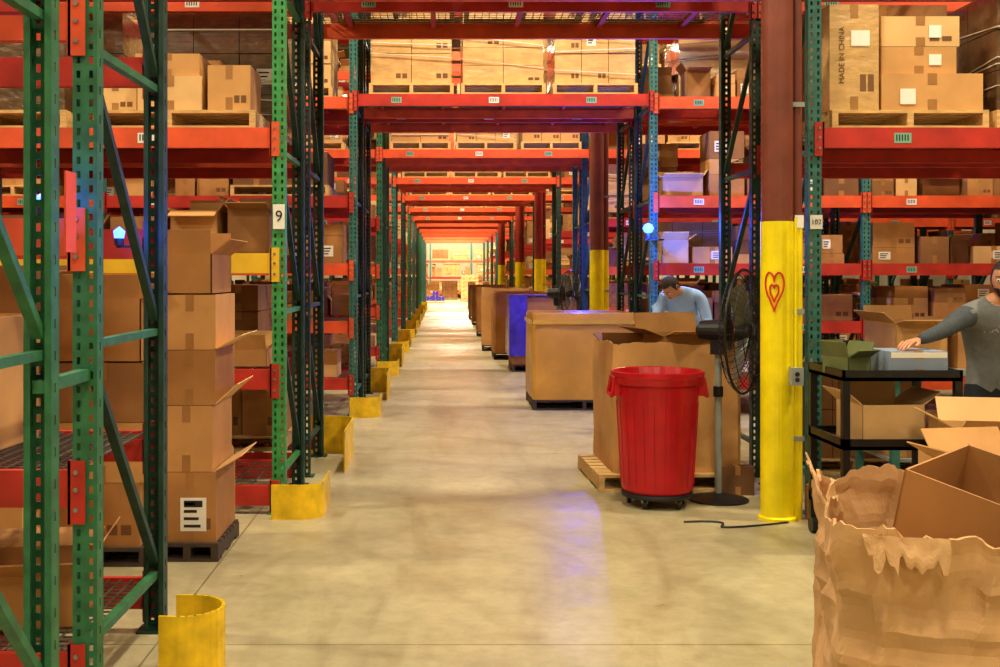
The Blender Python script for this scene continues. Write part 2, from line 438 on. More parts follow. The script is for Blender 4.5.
for yy in (56.1,61.0):
    rack_row('L',-0.98,yy,[0.35,1.6,2.34,3.40],1,2.75,'post_dark',0,int(yy),racks=(0,))
    rack_row('R',2.30,yy,[0.35,1.6,2.34,3.40],1,2.75,'post_dark',0,int(yy)+3,racks=(0,))

r=random.Random(8)
a=MB(); zt=2.497
pallet(a,-2.35,-1.22,7.15,8.05,zt)
z=zt+.12
for (x0,x1,h,y0) in ((-2.30,-2.02,.2,7.25),(-2.0,-1.58,.23,7.2),(-1.54,-1.26,.30,7.2)):
    carton(a,x0,x1,y0,y0+.4,z,z+h,'card3' if x0<-1.9 else 'card1',r,label=False)
carton(a,-2.02,-1.6,7.22,7.6,z+.235,z+.38,'card1',r,label=False)
carton(a,-2.3,-1.55,7.66,8.0,z,z+.42,'card2',r,label=False)
a.build('pallet_of_boxes')
a=MB(); pallet_load(a,-3.55,-2.45,7.15,8.05,zt,.62,r,m='wrap_dark',wrapped=True); a.build('wrapped_pallet_load')
a=MB(); pallet_load(a,-2.3,-1.2,8.45,9.35,zt,.95,r,m='wrap_dark',wrapped=True); a.build('wrapped_pallet_load')
a=MB(); pallet_load(a,-3.6,-2.45,8.45,9.35,zt,.95,r,m='wrap_dark',wrapped=True); a.build('wrapped_pallet_load')
a=MB(); pallet(a,2.53,3.55,7.15,8.05,zt); z=zt+.12
carton(a,2.52,2.84,7.17,7.6,z,z+.69,'wrap',r,label=False)
a.box(2.66,2.78,7.165,7.17,z+.42,z+.52,'label')
carton(a,2.86,3.52,7.17,7.6,z,z+.24,'card1',r,label=False); a.box(2.98,3.08,7.165,7.17,z+.04,z+.14,'label')
carton(a,2.87,3.36,7.2,7.6,z+.243,z+.42,'card1',r,label=False); carton(a,2.87,3.38,7.2,7.6,z+.423,z+.62,'card3',r,label=False)
a.box(3.18,3.26,7.195,7.2,z+.30,z+.37,'label'); a.box(3.18,3.26,7.195,7.2,z+.48,z+.56,'label')
carton(a,2.6,3.5,7.64,8.0,z,z+.8,'card4',r,label=False)
o=a.build('pallet_of_boxes')
a=MB(); pallet_load(a,3.6,4.7,7.15,8.05,zt,.8,r,m='wrap_dark',wrapped=True); a.build('wrapped_pallet_load')

def text(s,size,loc,mt,parent=None,rz=0,name='text',ry=0):
    c=bpy.data.curves.new(name,'FONT'); c.body=s; c.size=size; c.align_x='CENTER'; c.align_y='CENTER'; c.extrude=0.001
    o=bpy.data.objects.new(name,c); o.location=loc; o.rotation_euler=(pi/2,ry,rz); c.materials.append(MATS[mt])
    bpy.context.scene.collection.objects.link(o)
    if parent:
        o.parent=parent; o.matrix_parent_inverse=Matrix.Translation(parent.location).inverted()
    return o
text('MADE IN CHINA',.05,(2.60,7.168,z+.36),'card5',o,0,'carton_print',-pi/2)
a=MB(); a.box(2.365,2.445,7.085,7.09,1.84,1.93,'label'); o=a.build('aisle_number_sign'); text('102',.045,(2.405,7.083,1.885),'ink',o)
a=MB(); a.box(-1.095,-1.02,7.085,7.09,1.84,2.0,'label'); o=a.build('aisle_number_sign'); text('9',.1,(-1.057,7.083,1.92),'ink',o)

def guard(pts,h,mat='guard_yellow',z0=0.0,name='rack_post_guard'):
    m=MB()
    for p,q in zip(pts[:-1],pts[1:]):
        d=(Vector(q)-Vector(p)).normalized()*0.004
        a_=Vector(p)-d; b_=Vector(q)+d
        m.seg((a_.x,a_.y,h/2+z0),(b_.x,b_.y,h/2+z0),0.012,h,mat)
    return m.build(name)
def arc(cx,cy,r_,a0,a1,n=10): return [(cx+r_*math.cos(rad(a0+(a1-a0)*i/n)),cy+r_*math.sin(rad(a0+(a1-a0)*i/n))) for i in range(n+1)]
guard([(-1.06,4.12)]+arc(-.99,4.25,.14,-90,90,14)+[(-1.06,4.39)],.27)
for (Y,xp) in [(7.1,-1.06)]+[(12.0+4.9*i,-.98) for i in range(8)]:
    xr=xp+.29
    guard([(xp-.02,Y-.16)]+arc(xr-.14,Y-.02,.14,-90,0,8)+[(xr,Y+.35)],.22)
    guard([(xr,Y+1.5)]+arc(xr-.14,Y+2.3,.14,0,90,8)+[(xp-.1,Y+2.44)],.32)

def column(x,y,topmat,detail=False):
    m=MB(); r_=.098
    m.lathe([(r_,1.88),(r_,7.99)],(x,y,0),topmat,28)
    m.lathe([(.118,0),(.118,.02),(.102,.03),(.102,1.88),(r_,1.88)],(x,y,0),'col_yellow',28)
    m.cyl((x+.125,y,1.88),(x+.125,y,7.99),.032,topmat,12); m.cyl((x+.125,y,0),(x+.125,y,1.88),.035,'col_yellow',12)
    for z in(.5,1.3,2.6): m.box(x+.08,x+.16,y-.045,y-.038,z,z+.03,'grey_paint')
    if detail:
        m.box(x+.045,x+.12,y-.15,y-.095,.86,.97,'grey_paint')
        m.cyl((x+.08,y-.155,.93),(x+.08,y-.15,.93),.015,'ink',8); m.cyl((x+.08,y-.155,.895),(x+.08,y-.15,.895),.015,'ink',8)
        m.cyl((x+.08,y-.12,.97),(x+.08,y-.12,1.9),.008,'col_yellow',6)
        for (sc,dz) in((1,0),(.45,-.02)):
            pts=[]
            for i in range(33):
                t=2*pi*i/32
                hx=16*math.sin(t)**3; hz=13*math.cos(t)-5*math.cos(2*t)-2*math.cos(3*t)-math.cos(4*t)
                th=-pi/2-.45+hx*.035*sc; pts.append((x+.105*math.cos(th),y+.105*math.sin(th),1.46+hz*.0085*sc+dz))
            m.path(pts,.006,'heart_red',5)
        m.box(x+.10,x+.155,y-.044,y-.04,1.84,1.92,'label')
    return m.build('building_column',smooth=False)
column(2.11,6.95,'col_brown',True)
column(2.13,15.2,'col_brown'); column(2.13,24.45,'col_red'); column(2.13,30.9,'col_red'); column(2.13,40.6,'col_red')

def trash_can(x,y):
    e=empty('trash_can',(x,y,0))
    m=MB()
    m.lathe([(0,.10),(.225,.10),(.237,.12),(.276,.80),(.276,.815),(.298,.82),(.304,.86),(.312,.87),(.312,.90),(.302,.905),(.29,.90),(.268,.84),(.22,.13),(0,.13)],(0,0,0),'can_red',48)
    for s in(-1,1):
        m.box(s*.282-.02,s*.282+.02,-.09,.09,.74,.845,'can_red')
        m.cyl((s*.318,-.08,.74),(s*.318,.08,.74),.014,'can_red',8)
        for q in(-.08,.08): m.cyl((s*.318,q,.74),(s*.295,q,.86),.013,'can_red',8)
    for i in range(24):
        t=2*pi*i/24
        m.cyl((.240*math.cos(t),.240*math.sin(t),.15),(.271*math.cos(t),.271*math.sin(t),.70),.004,'can_red',4)
    m.build('can_body',parent=e,smooth=False)
    m=MB()
    m.lathe([(0,.065),(.235,.065),(.24,.08),(.235,.098),(.0,.098)],(0,0,0),'black_plastic',32)
    for i in range(5):
        t=2*pi*i/5+.3; cx,cy=.19*math.cos(t),.19*math.sin(t)
        m.cyl((cx-.012,cy,.036),(cx+.012,cy,.036),.036,'black_plastic',14)
        m.box(cx-.02,cx+.02,cy-.015,cy+.015,.04,.07,'steel')
    m.build('dolly',parent=e)
trash_can(1.44,7.40)

def fan(x,y,zc,R,rz,base=True,scale=1):
    e=empty('pedestal_fan',(x,y,0))
    m=MB()
    C=T(0,0,zc,rz)
    m.M=C
    def ring(r_,yy_,w): 
        n=36; m.path([(r_*math.cos(2*pi*i/n),yy_,r_*math.sin(2*pi*i/n)) for i in range(n+1)],w,'black_metal',5)
    D=.10
    ring(R,0,.009)
    for f in(-1,1):
        for q in(.92,.7,.5,.3): ring(R*q,f*D*math.sqrt(max(0,1-(q**2)**1.5)),.003)
        nw=54
        for i in range(nw):
            t=2*pi*i/nw; pts=[]
            for q in(.16,.4,.65,.85,.96,1.0):
                pts.append((R*q*math.cos(t),f*D*math.sqrt(max(0,1-(q**2)**1.5)),R*q*math.sin(t)))
            m.path(pts,.0022,'black_metal',3)
        m.cyl((0,f*D-.004,0),(0,f*D+.004,0),R*.17,'black_metal',20)
    for b in range(3):
        a0=2*pi*b/3; vs=[];fs=[]
        for i in range(6):
            q=.1+.75*i/5; wd=.16+.22*i/5
            for j in range(5):
                u=(j/4-.5); t=a0+u*wd/q*.6 if q>.2 else a0+u*1.2
                vs.append((R*q*math.cos(t),u*.09,R*q*math.sin(t)))
        for i in range(5):
            for j in range(4): fs.append((i*5+j,i*5+j+1,(i+1)*5+j+1,(i+1)*5+j))
        m.add(vs,fs,'steel')
    m.cyl((0,-.04,0),(0,.04,0),R*.14,'black_metal',16)
    m.cyl((0,D,0),(0,D+.2,0),.085,'black_metal',20,r1=.07)
    m.cyl((0,D+.2,0),(0,D+.23,0),.06,'black_metal',20,r1=.03)
    m.build('fan_head',parent=e)
    m=MB(); m.M=T(0,0,0,rz)
    py=D+.08
    m.cyl((0,py,.03),(0,py,zc-.1),.024,'grey_paint',14)
    m.cyl((0,py,zc-.45),(0,py,zc-.38),.034,'black_metal',14)
    m.box(-.05,.05,py-.04,py+.04,zc-.16,zc-.06,'black_metal')
    m.lathe([(0,.05),(.05,.05),(.16,.022),(.205,.012),(.205,0)],(0,py,0),'black_metal',32)
    m.build('stand',parent=e)
    return e
fan(2.04,7.45,1.16,.42,rad(58))
fan(1.72,14.9,1.28,.32,rad(60))
m=MB(); pts=[]
for i in range(60):
    t=i/59; pts.append((1.5+.62*t+.10*math.sin(9*t),6.78+.08*math.sin(7*t+1),.008+.0*t))
m.path(pts,.006,'black_plastic',6); m.build('power_cable')

def gaylord(name,cx,cy,w,d,h,rz,mt,seed,z0=0.12,jag=.012,bulge=.02,chamf=.08,pal=True,N=96,tear=0,palmat='wood',palx=(0,0,0,0)):
    e=empty(name,(cx,cy,0)); e.rotation_euler=(0,0,rz)
    pts=[]; c=chamf
    cor=[(-w/2+c,-d/2),(w/2-c,-d/2),(w/2,-d/2+c),(w/2,d/2-c),(w/2-c,d/2),(-w/2+c,d/2),(-w/2,d/2-c),(-w/2,-d/2+c)]
    per=[]; 
    for i in range(8):
        a_=Vector(cor[i]);b_=Vector(cor[(i+1)%8]); n=max(2,int((b_-a_).length/(2*(w+d))*N))
        for k in range(n): per.append(a_.lerp(b_,k/n))
    n=len(per); H=44 if tear else 20; vs=[];fs=[]
    for k in range(H+1):
        q=k/H
        for i,p in enumerate(per):
            v=noise.noise(Vector((p.x*2.2+seed,p.y*2.2,q*2.0)))
            v2=noise.noise(Vector((p.x*7+seed,p.y*7,q*6)))
            v3=abs(noise.noise(Vector((p.x*9+seed,p.y*9,q*2.2))))
            v4=abs(noise.noise(Vector((p.x*5+seed,p.y*5,q*11))))
            rr=Vector((p.x,p.y)).normalized()
            off=bulge*v*1.8+bulge*.45*v2*(1+2*tear*q)+bulge*math.sin(pi*q)*.5-tear*bulge*(1.8*v3*(.4+q)+1.5*v4*q)
            flare=tear*.05*max(0,q-.8)*5*(noise.noise(Vector((p.x*3,p.y*3,seed)))+.1)
            top=noise.noise(Vector((p.x*5+seed*3,p.y*5,1)))*jag*2+noise.noise(Vector((p.x*16,p.y*16+seed,2)))*jag*1.4+noise.noise(Vector((p.x*45,p.y*45+seed,2)))*jag*.6
            zz=z0+q*h+ max(0,(q-.7)/.3)*top
            vs.append((p.x+rr.x*(off+flare),p.y+rr.y*(off+flare),zz))
    for k in range(H):
        for i in range(n): j=(i+1)%n; fs.append((k*n+i,k*n+j,(k+1)*n+j,(k+1)*n+i))
    fs.append(tuple(range(n-1,-1,-1)))
    m=MB(); m.add(vs,fs,mt)
    o=m.build('bin_wall',parent=e,smooth=False)
    so=o.modifiers.new('s','SOLIDIFY'); so.thickness=.008; so.offset=-1
    if pal:
        m=MB(); pallet(m,-w/2-palx[0],w/2+palx[1],-d/2-palx[2],d/2+palx[3],0,palmat); m.build('pallet',parent=e)
    return e
g=gaylord('cardboard_bin',1.61,13.05,1.17,1.1,.98,0,'card_yellow',2,palmat='wood_dark',bulge=.008,chamf=.03,jag=.004)
m=MB(); m.box(-.57,.57,-.54,.54,1.085,1.10,'card_yellow'); m.box(-.59,.59,-.572,-.562,.98,1.03,'tape_yellow'); m.box(-.605,-.595,-.5,.5,.98,1.03,'tape_yellow')
m.box(-.04,.04,-.54,.54,1.10,1.103,'tape_yellow'); m.build('lid',parent=g)
g=gaylord('cardboard_bin',1.67,8.35,.92,.9,.93,rad(2),'card1',4,bulge=.01,jag=.012,chamf=.03,palx=(.12,0,.06,0))
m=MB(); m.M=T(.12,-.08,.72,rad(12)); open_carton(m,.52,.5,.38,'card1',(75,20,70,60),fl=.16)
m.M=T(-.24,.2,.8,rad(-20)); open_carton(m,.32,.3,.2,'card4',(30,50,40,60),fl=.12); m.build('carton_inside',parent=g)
g=gaylord('cardboard_bin',1.62,17.9,1.05,1.0,1.05,0,'card2',5,palmat='wood_dark',bulge=.01,chamf=.03)
m=MB()
m.box(-.56,-.30,-.545,-.525,.25,1.22,'blue_film'); m.box(-.575,-.55,-.53,.53,.25,1.22,'blue_film'); m.box(-.57,.4,-.53,.53,1.2,1.215,'blue_film'); m.build('blue_film_cover',parent=g)
rg=random.Random(9)
for (cx,cy,h) in ((1.42,20.4,1.1),(1.30,22.6,1.15),(1.45,25.6,.9),(1.35,27.8,1.1),(1.45,30.5,1.0),(1.4,34,1.1),(1.4,38,1.0),(1.5,43,1.0)):
    gaylord('cardboard_bin',cx,cy,1.0,1.0,h,rg.uniform(-.05,.05),rg.choice(['card1','card2','card4']),int(cy),palmat='wood_dark',N=48,bulge=.012,chamf=.04)
# foreground bin
g=gaylord('crushed_cardboard_bin',1.66,3.02,1.15,.9,.92,rad(-15.5),'card_crumple',7,z0=0.0,jag=.034,bulge=.024,chamf=.07,pal=False,N=360,tear=1)
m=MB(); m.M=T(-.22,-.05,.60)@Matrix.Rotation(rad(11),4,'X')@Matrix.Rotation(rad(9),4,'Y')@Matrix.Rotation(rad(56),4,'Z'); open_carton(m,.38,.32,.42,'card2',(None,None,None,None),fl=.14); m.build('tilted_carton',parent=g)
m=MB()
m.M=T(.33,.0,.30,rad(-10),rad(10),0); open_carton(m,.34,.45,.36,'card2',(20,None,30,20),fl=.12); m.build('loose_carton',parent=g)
m=MB()
def sheet(m,c,w,h,rz,tilt,mt,seed,nx=22,nz=7):
    vs=[];fs=[]; M=T(*c,rz)@Matrix.Rotation(tilt,4,'X')
    for k in range(nz+1):
        for i in range(nx+1):
            u=i/nx-.5;q=k/nz
            e_=noise.noise(Vector((u*6+seed,q*2,seed)))*.012
            tp=noise.noise(Vector((u*9,seed,3)))*.05*q+noise.noise(Vector((u*25,seed,3)))*.02*q
            v=M@Vector((u*w*(1-.15*q*q),e_,q*h+tp)); vs.append(v)
    for k in range(nz):
        for i in range(nx): fs.append((k*(nx+1)+i,k*(nx+1)+i+1,(k+1)*(nx+1)+i+1,(k+1)*(nx+1)+i))
    m.add(vs,fs,mt)
sheet(m,(-.42,-.455,.905),.2,.07,0,rad(155),'card_crumple',1)
sheet(m,(.12,-.452,.905),.26,.06,0,rad(150),'card_crumple',9)
sheet(m,(-.585,.15,.89),.4,.08,rad(-90),rad(20),'card_crumple',4)
o=m.build('torn_flaps',parent=g); so=o.modifiers.new('s','SOLIDIFY'); so.thickness=.006

def carton_tower(x0,x1,y0,y1,hs,mats,flapset,palmat='wood_dark',ph=.1):
    m=MB(); pallet(m,x0-.03,x1+.03,y0-.03,y1+.03,0,palmat,h=ph)
    z=ph
    rr=random.Random(int(abs(x0)*100))
    for i,h in enumerate(hs):
        j=rr.uniform(-.012,.012)
        w=x1-x0;d=y1-y0
        if i in flapset:
            m.M=T((x0+x1)/2+j,(y0+y1)/2,z); open_carton(m,w,d,h,mats[i%len(mats)],flapset[i],fl=flapset.get('fl',.2)); m.M=Matrix.Identity(4)
        else: carton(m,x0+j,x1+j,y0,y1,z,z+h-.003,mats[i%len(mats)],rr,label=False)
        z+=h
    return m
m=carton_tower(-1.52,-1.24,5.95,6.5,[.38,.36,.30,.30,.22],['card2','card1','card2','card1'],{4:(4,4,10,52),'fl':.13})
m.box(-1.42,-1.28,5.945,5.948,.16,.34,'label')
for k in range(4): m.box(-1.40,-1.31-.01*k,5.943,5.946,.18+.04*k,.195+.04*k,'ink')
m.box(-1.40,-1.30,5.943,5.946,.29,.325,'ink')
for (z,a_,l_) in((1.14,62,.17),(.84,48,.17),(.48,60,.17)):
    m.M=T(-1.24,6.2,z)@Matrix.Rotation(rad(a_),4,'Y'); m.box(-.003,.003,-.25,.25,0,l_,'card3'); m.M=Matrix.Identity(4)
m.build('carton_stack')
m=carton_tower(-2.06,-1.60,5.85,6.4,[.34,.32,.32,.34],['card2','card1','card4','card2'],{3:(10,5,15,60),'fl':.13})
m.build('carton_stack')
m=carton_tower(-2.76,-2.14,5.6,6.3,[.45,.42,.38],['card1','card2','card4'],{2:(15,5,20,30),'fl':.25}); m.build('carton_stack')
m=carton_tower(-3.5,-2.87,5.6,6.3,[.5,.5,.5],['card2','card1'],{}); m.build('carton_stack')

# ---------- cart, cartons, totes at right ----------
m=MB()
X0,X1,Y0,Y1=2.20,2.86,6.05,6.62
for x in(X0,X1-.04):
    for y in(Y0,Y1-.04): m.box(x,x+.04,y,y+.04,.1,.98,'black_metal'); m.cyl((x+.005,y+.02,.05),(x+.035,y+.02,.05),.05,'black_plastic',14)
for z in(.2,.58,.96):
    m.box(X0,X1,Y0,Y1,z,z+.02,'black_metal')
    for y in(Y0,Y1-.015): m.box(X0,X1,y,y+.015,z,z+.06,'black_metal')
    for x in(X0,X1-.015): m.box(x,x+.015,Y0,Y1,z,z+.06,'black_metal')
m.build('utility_cart')
m=MB(); m.M=T(2.50,6.3,.60,rad(4)); open_carton(m,.36,.34,.22,'card3',(None,5,50,55),fl=.12); m.build('open_carton')
m=MB(); carton(m,2.48,2.80,6.10,6.4,.98,1.12,'blue_grey',r,label=False); m.box(2.485,2.795,6.098,6.1,1.085,1.115,'label'); m.build('shoe_box')
m=MB(); m.M=T(2.31,6.3,.98,rad(25)); open_carton(m,.17,.2,.10,'olive',(60,10,15,25),fl=.09); m.build('parts_bin')
m=MB(); m.M=T(2.53,5.05,0); carton(m,-.25,.45,-.22,.25,0,.52,'card2',r,label=False); m.M=T(2.56,5.05,.52,rad(10)); open_carton(m,.42,.4,.16,'card1',(75,40,60,50),fl=.16); m.M=Matrix.Identity(4); m.build('open_carton')
m=MB(); m.M=T(2.82,5.7,0); carton(m,-.25,.3,-.22,.25,0,.60,'card1',r,label=False); m.M=T(2.84,5.7,.60,rad(-10)); open_carton(m,.42,.4,.16,'card3',(60,30,60,60),fl=.14); m.M=Matrix.Identity(4); m.build('open_carton')
m=MB(); m.M=T(2.25,4.35,0); 
m.box(-.25,.3,-.2,.2,0,.54,'card2'); m.M=Matrix.Identity(4); m.build('supporting_carton')
m=MB(); m.M=T(2.27,4.35,.54); 
for (a0,a1,b0,b1) in((-.27,.27,-.19,-.17),(-.27,.27,.17,.19),(-.27,-.25,-.19,.19),(.25,.27,-.19,.19)): m.box(a0,a1,b0,b1,0,.16,'black_plastic')
m.box(-.25,.25,-.17,.17,0,.01,'black_plastic')
for b in(-.205,.185): m.box(-.29,.29,b,b+.02,.14,.165,'black_plastic')
for b in(-.29,.27): m.box(b,b+.02,-.205,.205,.14,.165,'black_plastic')
m.build('plastic_tote')
m=MB(); carton(m,2.30,2.52,6.72,6.98,0,.22,'card2',r,label=False); m.build('small_carton')
m=MB(); carton(m,1.95,2.18,7.70,7.80,0,.2,'card5',r,label=False); m.build('small_carton')
m=MB(); rr=random.Random(21); fill(m,2.6,5.0,8.5,9.3,0,.95,rr,big=.2,dens=.95,openp=.4); m.build('stacked_cardboard_boxes')
m=MB(); bz=.92
m.box(2.95,5.0,7.25,7.95,bz-.04,bz,'grey_paint')
for x in(2.97,4.93):
    for y in(7.27,7.88): m.box(x,x+.05,y,y+.05,0,bz-.04,'post_teal')
m.box(2.97,4.98,7.3,7.9,.3,.32,'grey_paint'); m.build('sorting_bench')
m=MB(); rr=random.Random(33); fill(m,2.95,4.9,7.3,7.9,bz+.001,.45,rr,big=0,dens=.97,openp=.45); fill(m,2.95,4.9,7.32,7.9,.321,.5,rr,big=0,dens=.97,openp=.3); m.build('stacked_cardboard_boxes')
# blue lights
m=MB(); m.lathe([(0,-.055),(.04,-.04),(.06,0),(.042,.042),(0,.06)],(2.165,11.6,2.03),'blue_glow',16); m.cyl((2.165,11.6,1.92),(2.165,11.6,1.98),.03,'black_plastic',14); m.box(2.13,2.33,11.58,11.62,1.905,1.92,'black_plastic'); m.box(2.28,2.32,11.58,11.99,1.905,1.92,'black_plastic'); m.build('blue_beacon_lamp')
def plight(loc,e,col,rad_=.05):
    l=bpy.data.lights.new('blue_spill','POINT'); l.energy=e; l.color=col; l.shadow_soft_size=rad_
    o=bpy.data.objects.new('blue_lamp',l); o.location=loc; bpy.context.scene.collection.objects.link(o)
plight((2.165,11.45,2.05),120,(.03,.10,1))
plight((2.0,16.0,1.9),90,(.05,.07,1))
for (bx_,by_,bz_,e_) in ((-1.36,3.74,1.78,1.6),(-1.36,4.62,1.70,2.2)):
    m=MB(); m.lathe([(0,0),(.02,0),(.025,.03),(0,.05)],(bx_,by_,bz_),'blue_glow',12); m.cyl((bx_,by_,bz_-.03),(bx_,by_,bz_),.02,'black_plastic',10); m.box(bx_-.01,XA-.04,by_-.01,by_+.01,bz_-.04,bz_-.03,'black_plastic'); m.build('blue_indicator_lamp')
    plight((bx_+.03,by_-.05,bz_+.03),e_,(.03,.10,1),.02)

# ---------- people ----------
def skinmesh(name,verts,edges,root=0,sub=2,mats=('skin',),region=None,parent=None):
    me=bpy.data.meshes.new(name+'_sk'); me.from_pydata([v[0] for v in verts],edges,[])
    o=bpy.data.objects.new(name+'_sk',me); bpy.context.scene.collection.objects.link(o)
    md=o.modifiers.new('skin','SKIN')
    sk=me.skin_vertices[0].data
    for i,v in enumerate(verts):
        rr=v[1]; sk[i].radius=rr if isinstance(rr,tuple) else (rr,rr); sk[i].use_root=(i==root)
    md.use_smooth_shade=True
    s=o.modifiers.new('s','SUBSURF'); s.levels=sub; s.render_levels=sub
    bpy.context.view_layer.update()
    dg=bpy.context.evaluated_depsgraph_get()
    nm=bpy.data.meshes.new_from_object(o.evaluated_get(dg))
    nm.name=name
    bpy.data.objects.remove(o)
    nm.materials.clear()
    for m_ in mats: nm.materials.append(MATS[m_])
    for p in nm.polygons:
        p.use_smooth=True
        p.material_index=region(p.center) if region else 0
    ob=bpy.data.objects.new(name,nm); bpy.context.scene.collection.objects.link(ob)
    if parent: ob.parent=parent
    return ob
def head(parent,c,rz,tilt,skin='skin',beard=True,s=1.0):
    M=T(c[0],c[1],c[2],rz,tilt)@Matrix.Scale(s,4)
    m=MB(); m.M=M
    n=24; H=18; vs=[];fs=[]
    for k in range(H+1):
        ph=-pi/2+pi*k/H
        for i in range(n):
            t=2*pi*i/n; x=math.cos(t)*math.cos(ph);y=math.sin(t)*math.cos(ph);z=math.sin(ph)
            X=x*.076;Y=y*.096;Z=z*.118
            if z<0: X*=1+.28*z; Y*=1+.12*z; 
            if y<0 and z<-.3: Y-=.012*(-z)
            if y<-.5 and -.05<z<.25: Y+=.006
            vs.append((X,Y,Z))
    for k in range(H):
        for i in range(n): j=(i+1)%n; fs.append((k*n+i,k*n+j,(k+1)*n+j,(k+1)*n+i))
    m.add(vs,fs,skin)
    m.add([(0,-.093,.02),(-.012,-.092,-.028),(.012,-.092,-.028),(0,-.118,-.026),(0,-.095,-.036)],[(0,1,3),(0,3,2),(1,4,3),(3,4,2)],skin)
    for sx in(-1,1):
        m.cyl((sx*.030,-.080,.006),(sx*.030,-.0905,.006),.012,'eye_white',12,r1=.009)
        m.cyl((sx*.030,-.0905,.006),(sx*.030,-.0925,.006),.0055,'ink',10)
        m.seg((sx*.017,-.093,.028),(sx*.044,-.086,.028),.006,.006,'hair')
        for a0 in range(8):
            t0=2*pi*a0/8;t1=2*pi*(a0+1)/8
            m.cyl((sx*.078,.005+.014*math.cos(t0),-.002+.028*math.sin(t0)),(sx*.078,.005+.014*math.cos(t1),-.002+.028*math.sin(t1)),.007,skin,6)
        m.cyl((sx*.070,.005,-.002),(sx*.079,.005,-.002),.014,skin,10)
    m.seg((-.022,-.092,-.058),(.022,-.092,-.058),.010,.008,'lip')
    m.build('head',parent=parent,smooth=True)
    m=MB(); m.M=M; vs=[];fs=[];H=14
    for k in range(H+1):
        ph=-.35+ (pi/2+.35)*k/H
        for i in range(n):
            t=2*pi*i/n; y=math.sin(t)
            lim=.62 if y<-.3 else (-.1 if y<.2 else -.5)
            p2=max(ph,lim)
            x_=math.cos(t)*math.cos(p2);y_=y*math.cos(p2);z_=math.sin(p2)
            g_=1.07+.02*noise.noise(Vector((x_*5,y_*5,z_*5)))
            vs.append((x_*.077*g_,y_*.098*g_,z_*.119*g_))
    for k in range(H):
        for i in range(n): j=(i+1)%n; fs.append((k*n+i,k*n+j,(k+1)*n+j,(k+1)*n+i))
    m.add(vs,fs,'hair')
    if beard:
        vs=[];fs=[]
        for k in range(7):
            ph=-1.1+.75*k/6
            for i in range(15):
                t=-pi/2-1.35+2.7*i/14
                x_=math.cos(t)*math.cos(ph);y_=math.sin(t)*math.cos(ph);z_=math.sin(ph)
                vs.append((x_*.078*(1+.26*z_),y_*.100*(1+.12*z_)-.010,z_*.121))
        for k in range(6):
            for i in range(14):
                if 5<=i<=8 and k>=4: continue
                fs.append((k*15+i,k*15+i+1,(k+1)*15+i+1,(k+1)*15+i))
        m.add(vs,fs,'hair')
    m.build('hair',parent=parent,smooth=True)
def hand(parent,w,d,nrm,side,curl=20,skin='skin'):
    w=Vector(w); d=Vector(d).normalized(); nrm=Vector(nrm); nrm=(nrm-d*nrm.dot(d)).normalized(); sd=d.cross(nrm)*side
    pl=[(w-d*.02,(.026,.022)),(w+d*.03,(.030,.017)),(w+d*.07,(.036,.014)),(w+d*.088,(.034,.012))]
    skinmesh('palm',[(tuple(a),b) for a,b in pl],[(0,1),(1,2),(2,3)],0,2,(skin,),None,parent)
    fl=[.068,.078,.073,.058]
    for i in range(4):
        o_=(i-1.5)*.020; p=w+d*.078+sd*o_; L_=fl[i]; pts=[p]; a=0
        for kk,(fr) in enumerate((.15,.42,.27,.2)):
            a+=rad(curl*(.4 if kk==0 else 1)+i*2)
            p=p+(d*math.cos(a)-nrm*math.sin(a)+sd*(i-1.5)*.06)*L_*fr*1.1; pts.append(p)
        rs=[.0095,.0092,.0085,.008,.0065]
        skinmesh('finger_%d'%(i+1),[(tuple(q),r_) for q,r_ in zip(pts,rs)],[(k_,k_+1) for k_ in range(4)],0,2,(skin,),None,parent)
    p=w+d*.025-sd*.024; pts=[p, p+d*.022-sd*.020-nrm*.006,p+d*.05-sd*.030-nrm*.012,p+d*.072-sd*.030-nrm*.018]
    skinmesh('thumb',[(tuple(q),r_) for q,r_ in zip(pts,(.013,.0115,.010,.008))],[(0,1),(1,2),(2,3)],0,2,(skin,),None,parent)
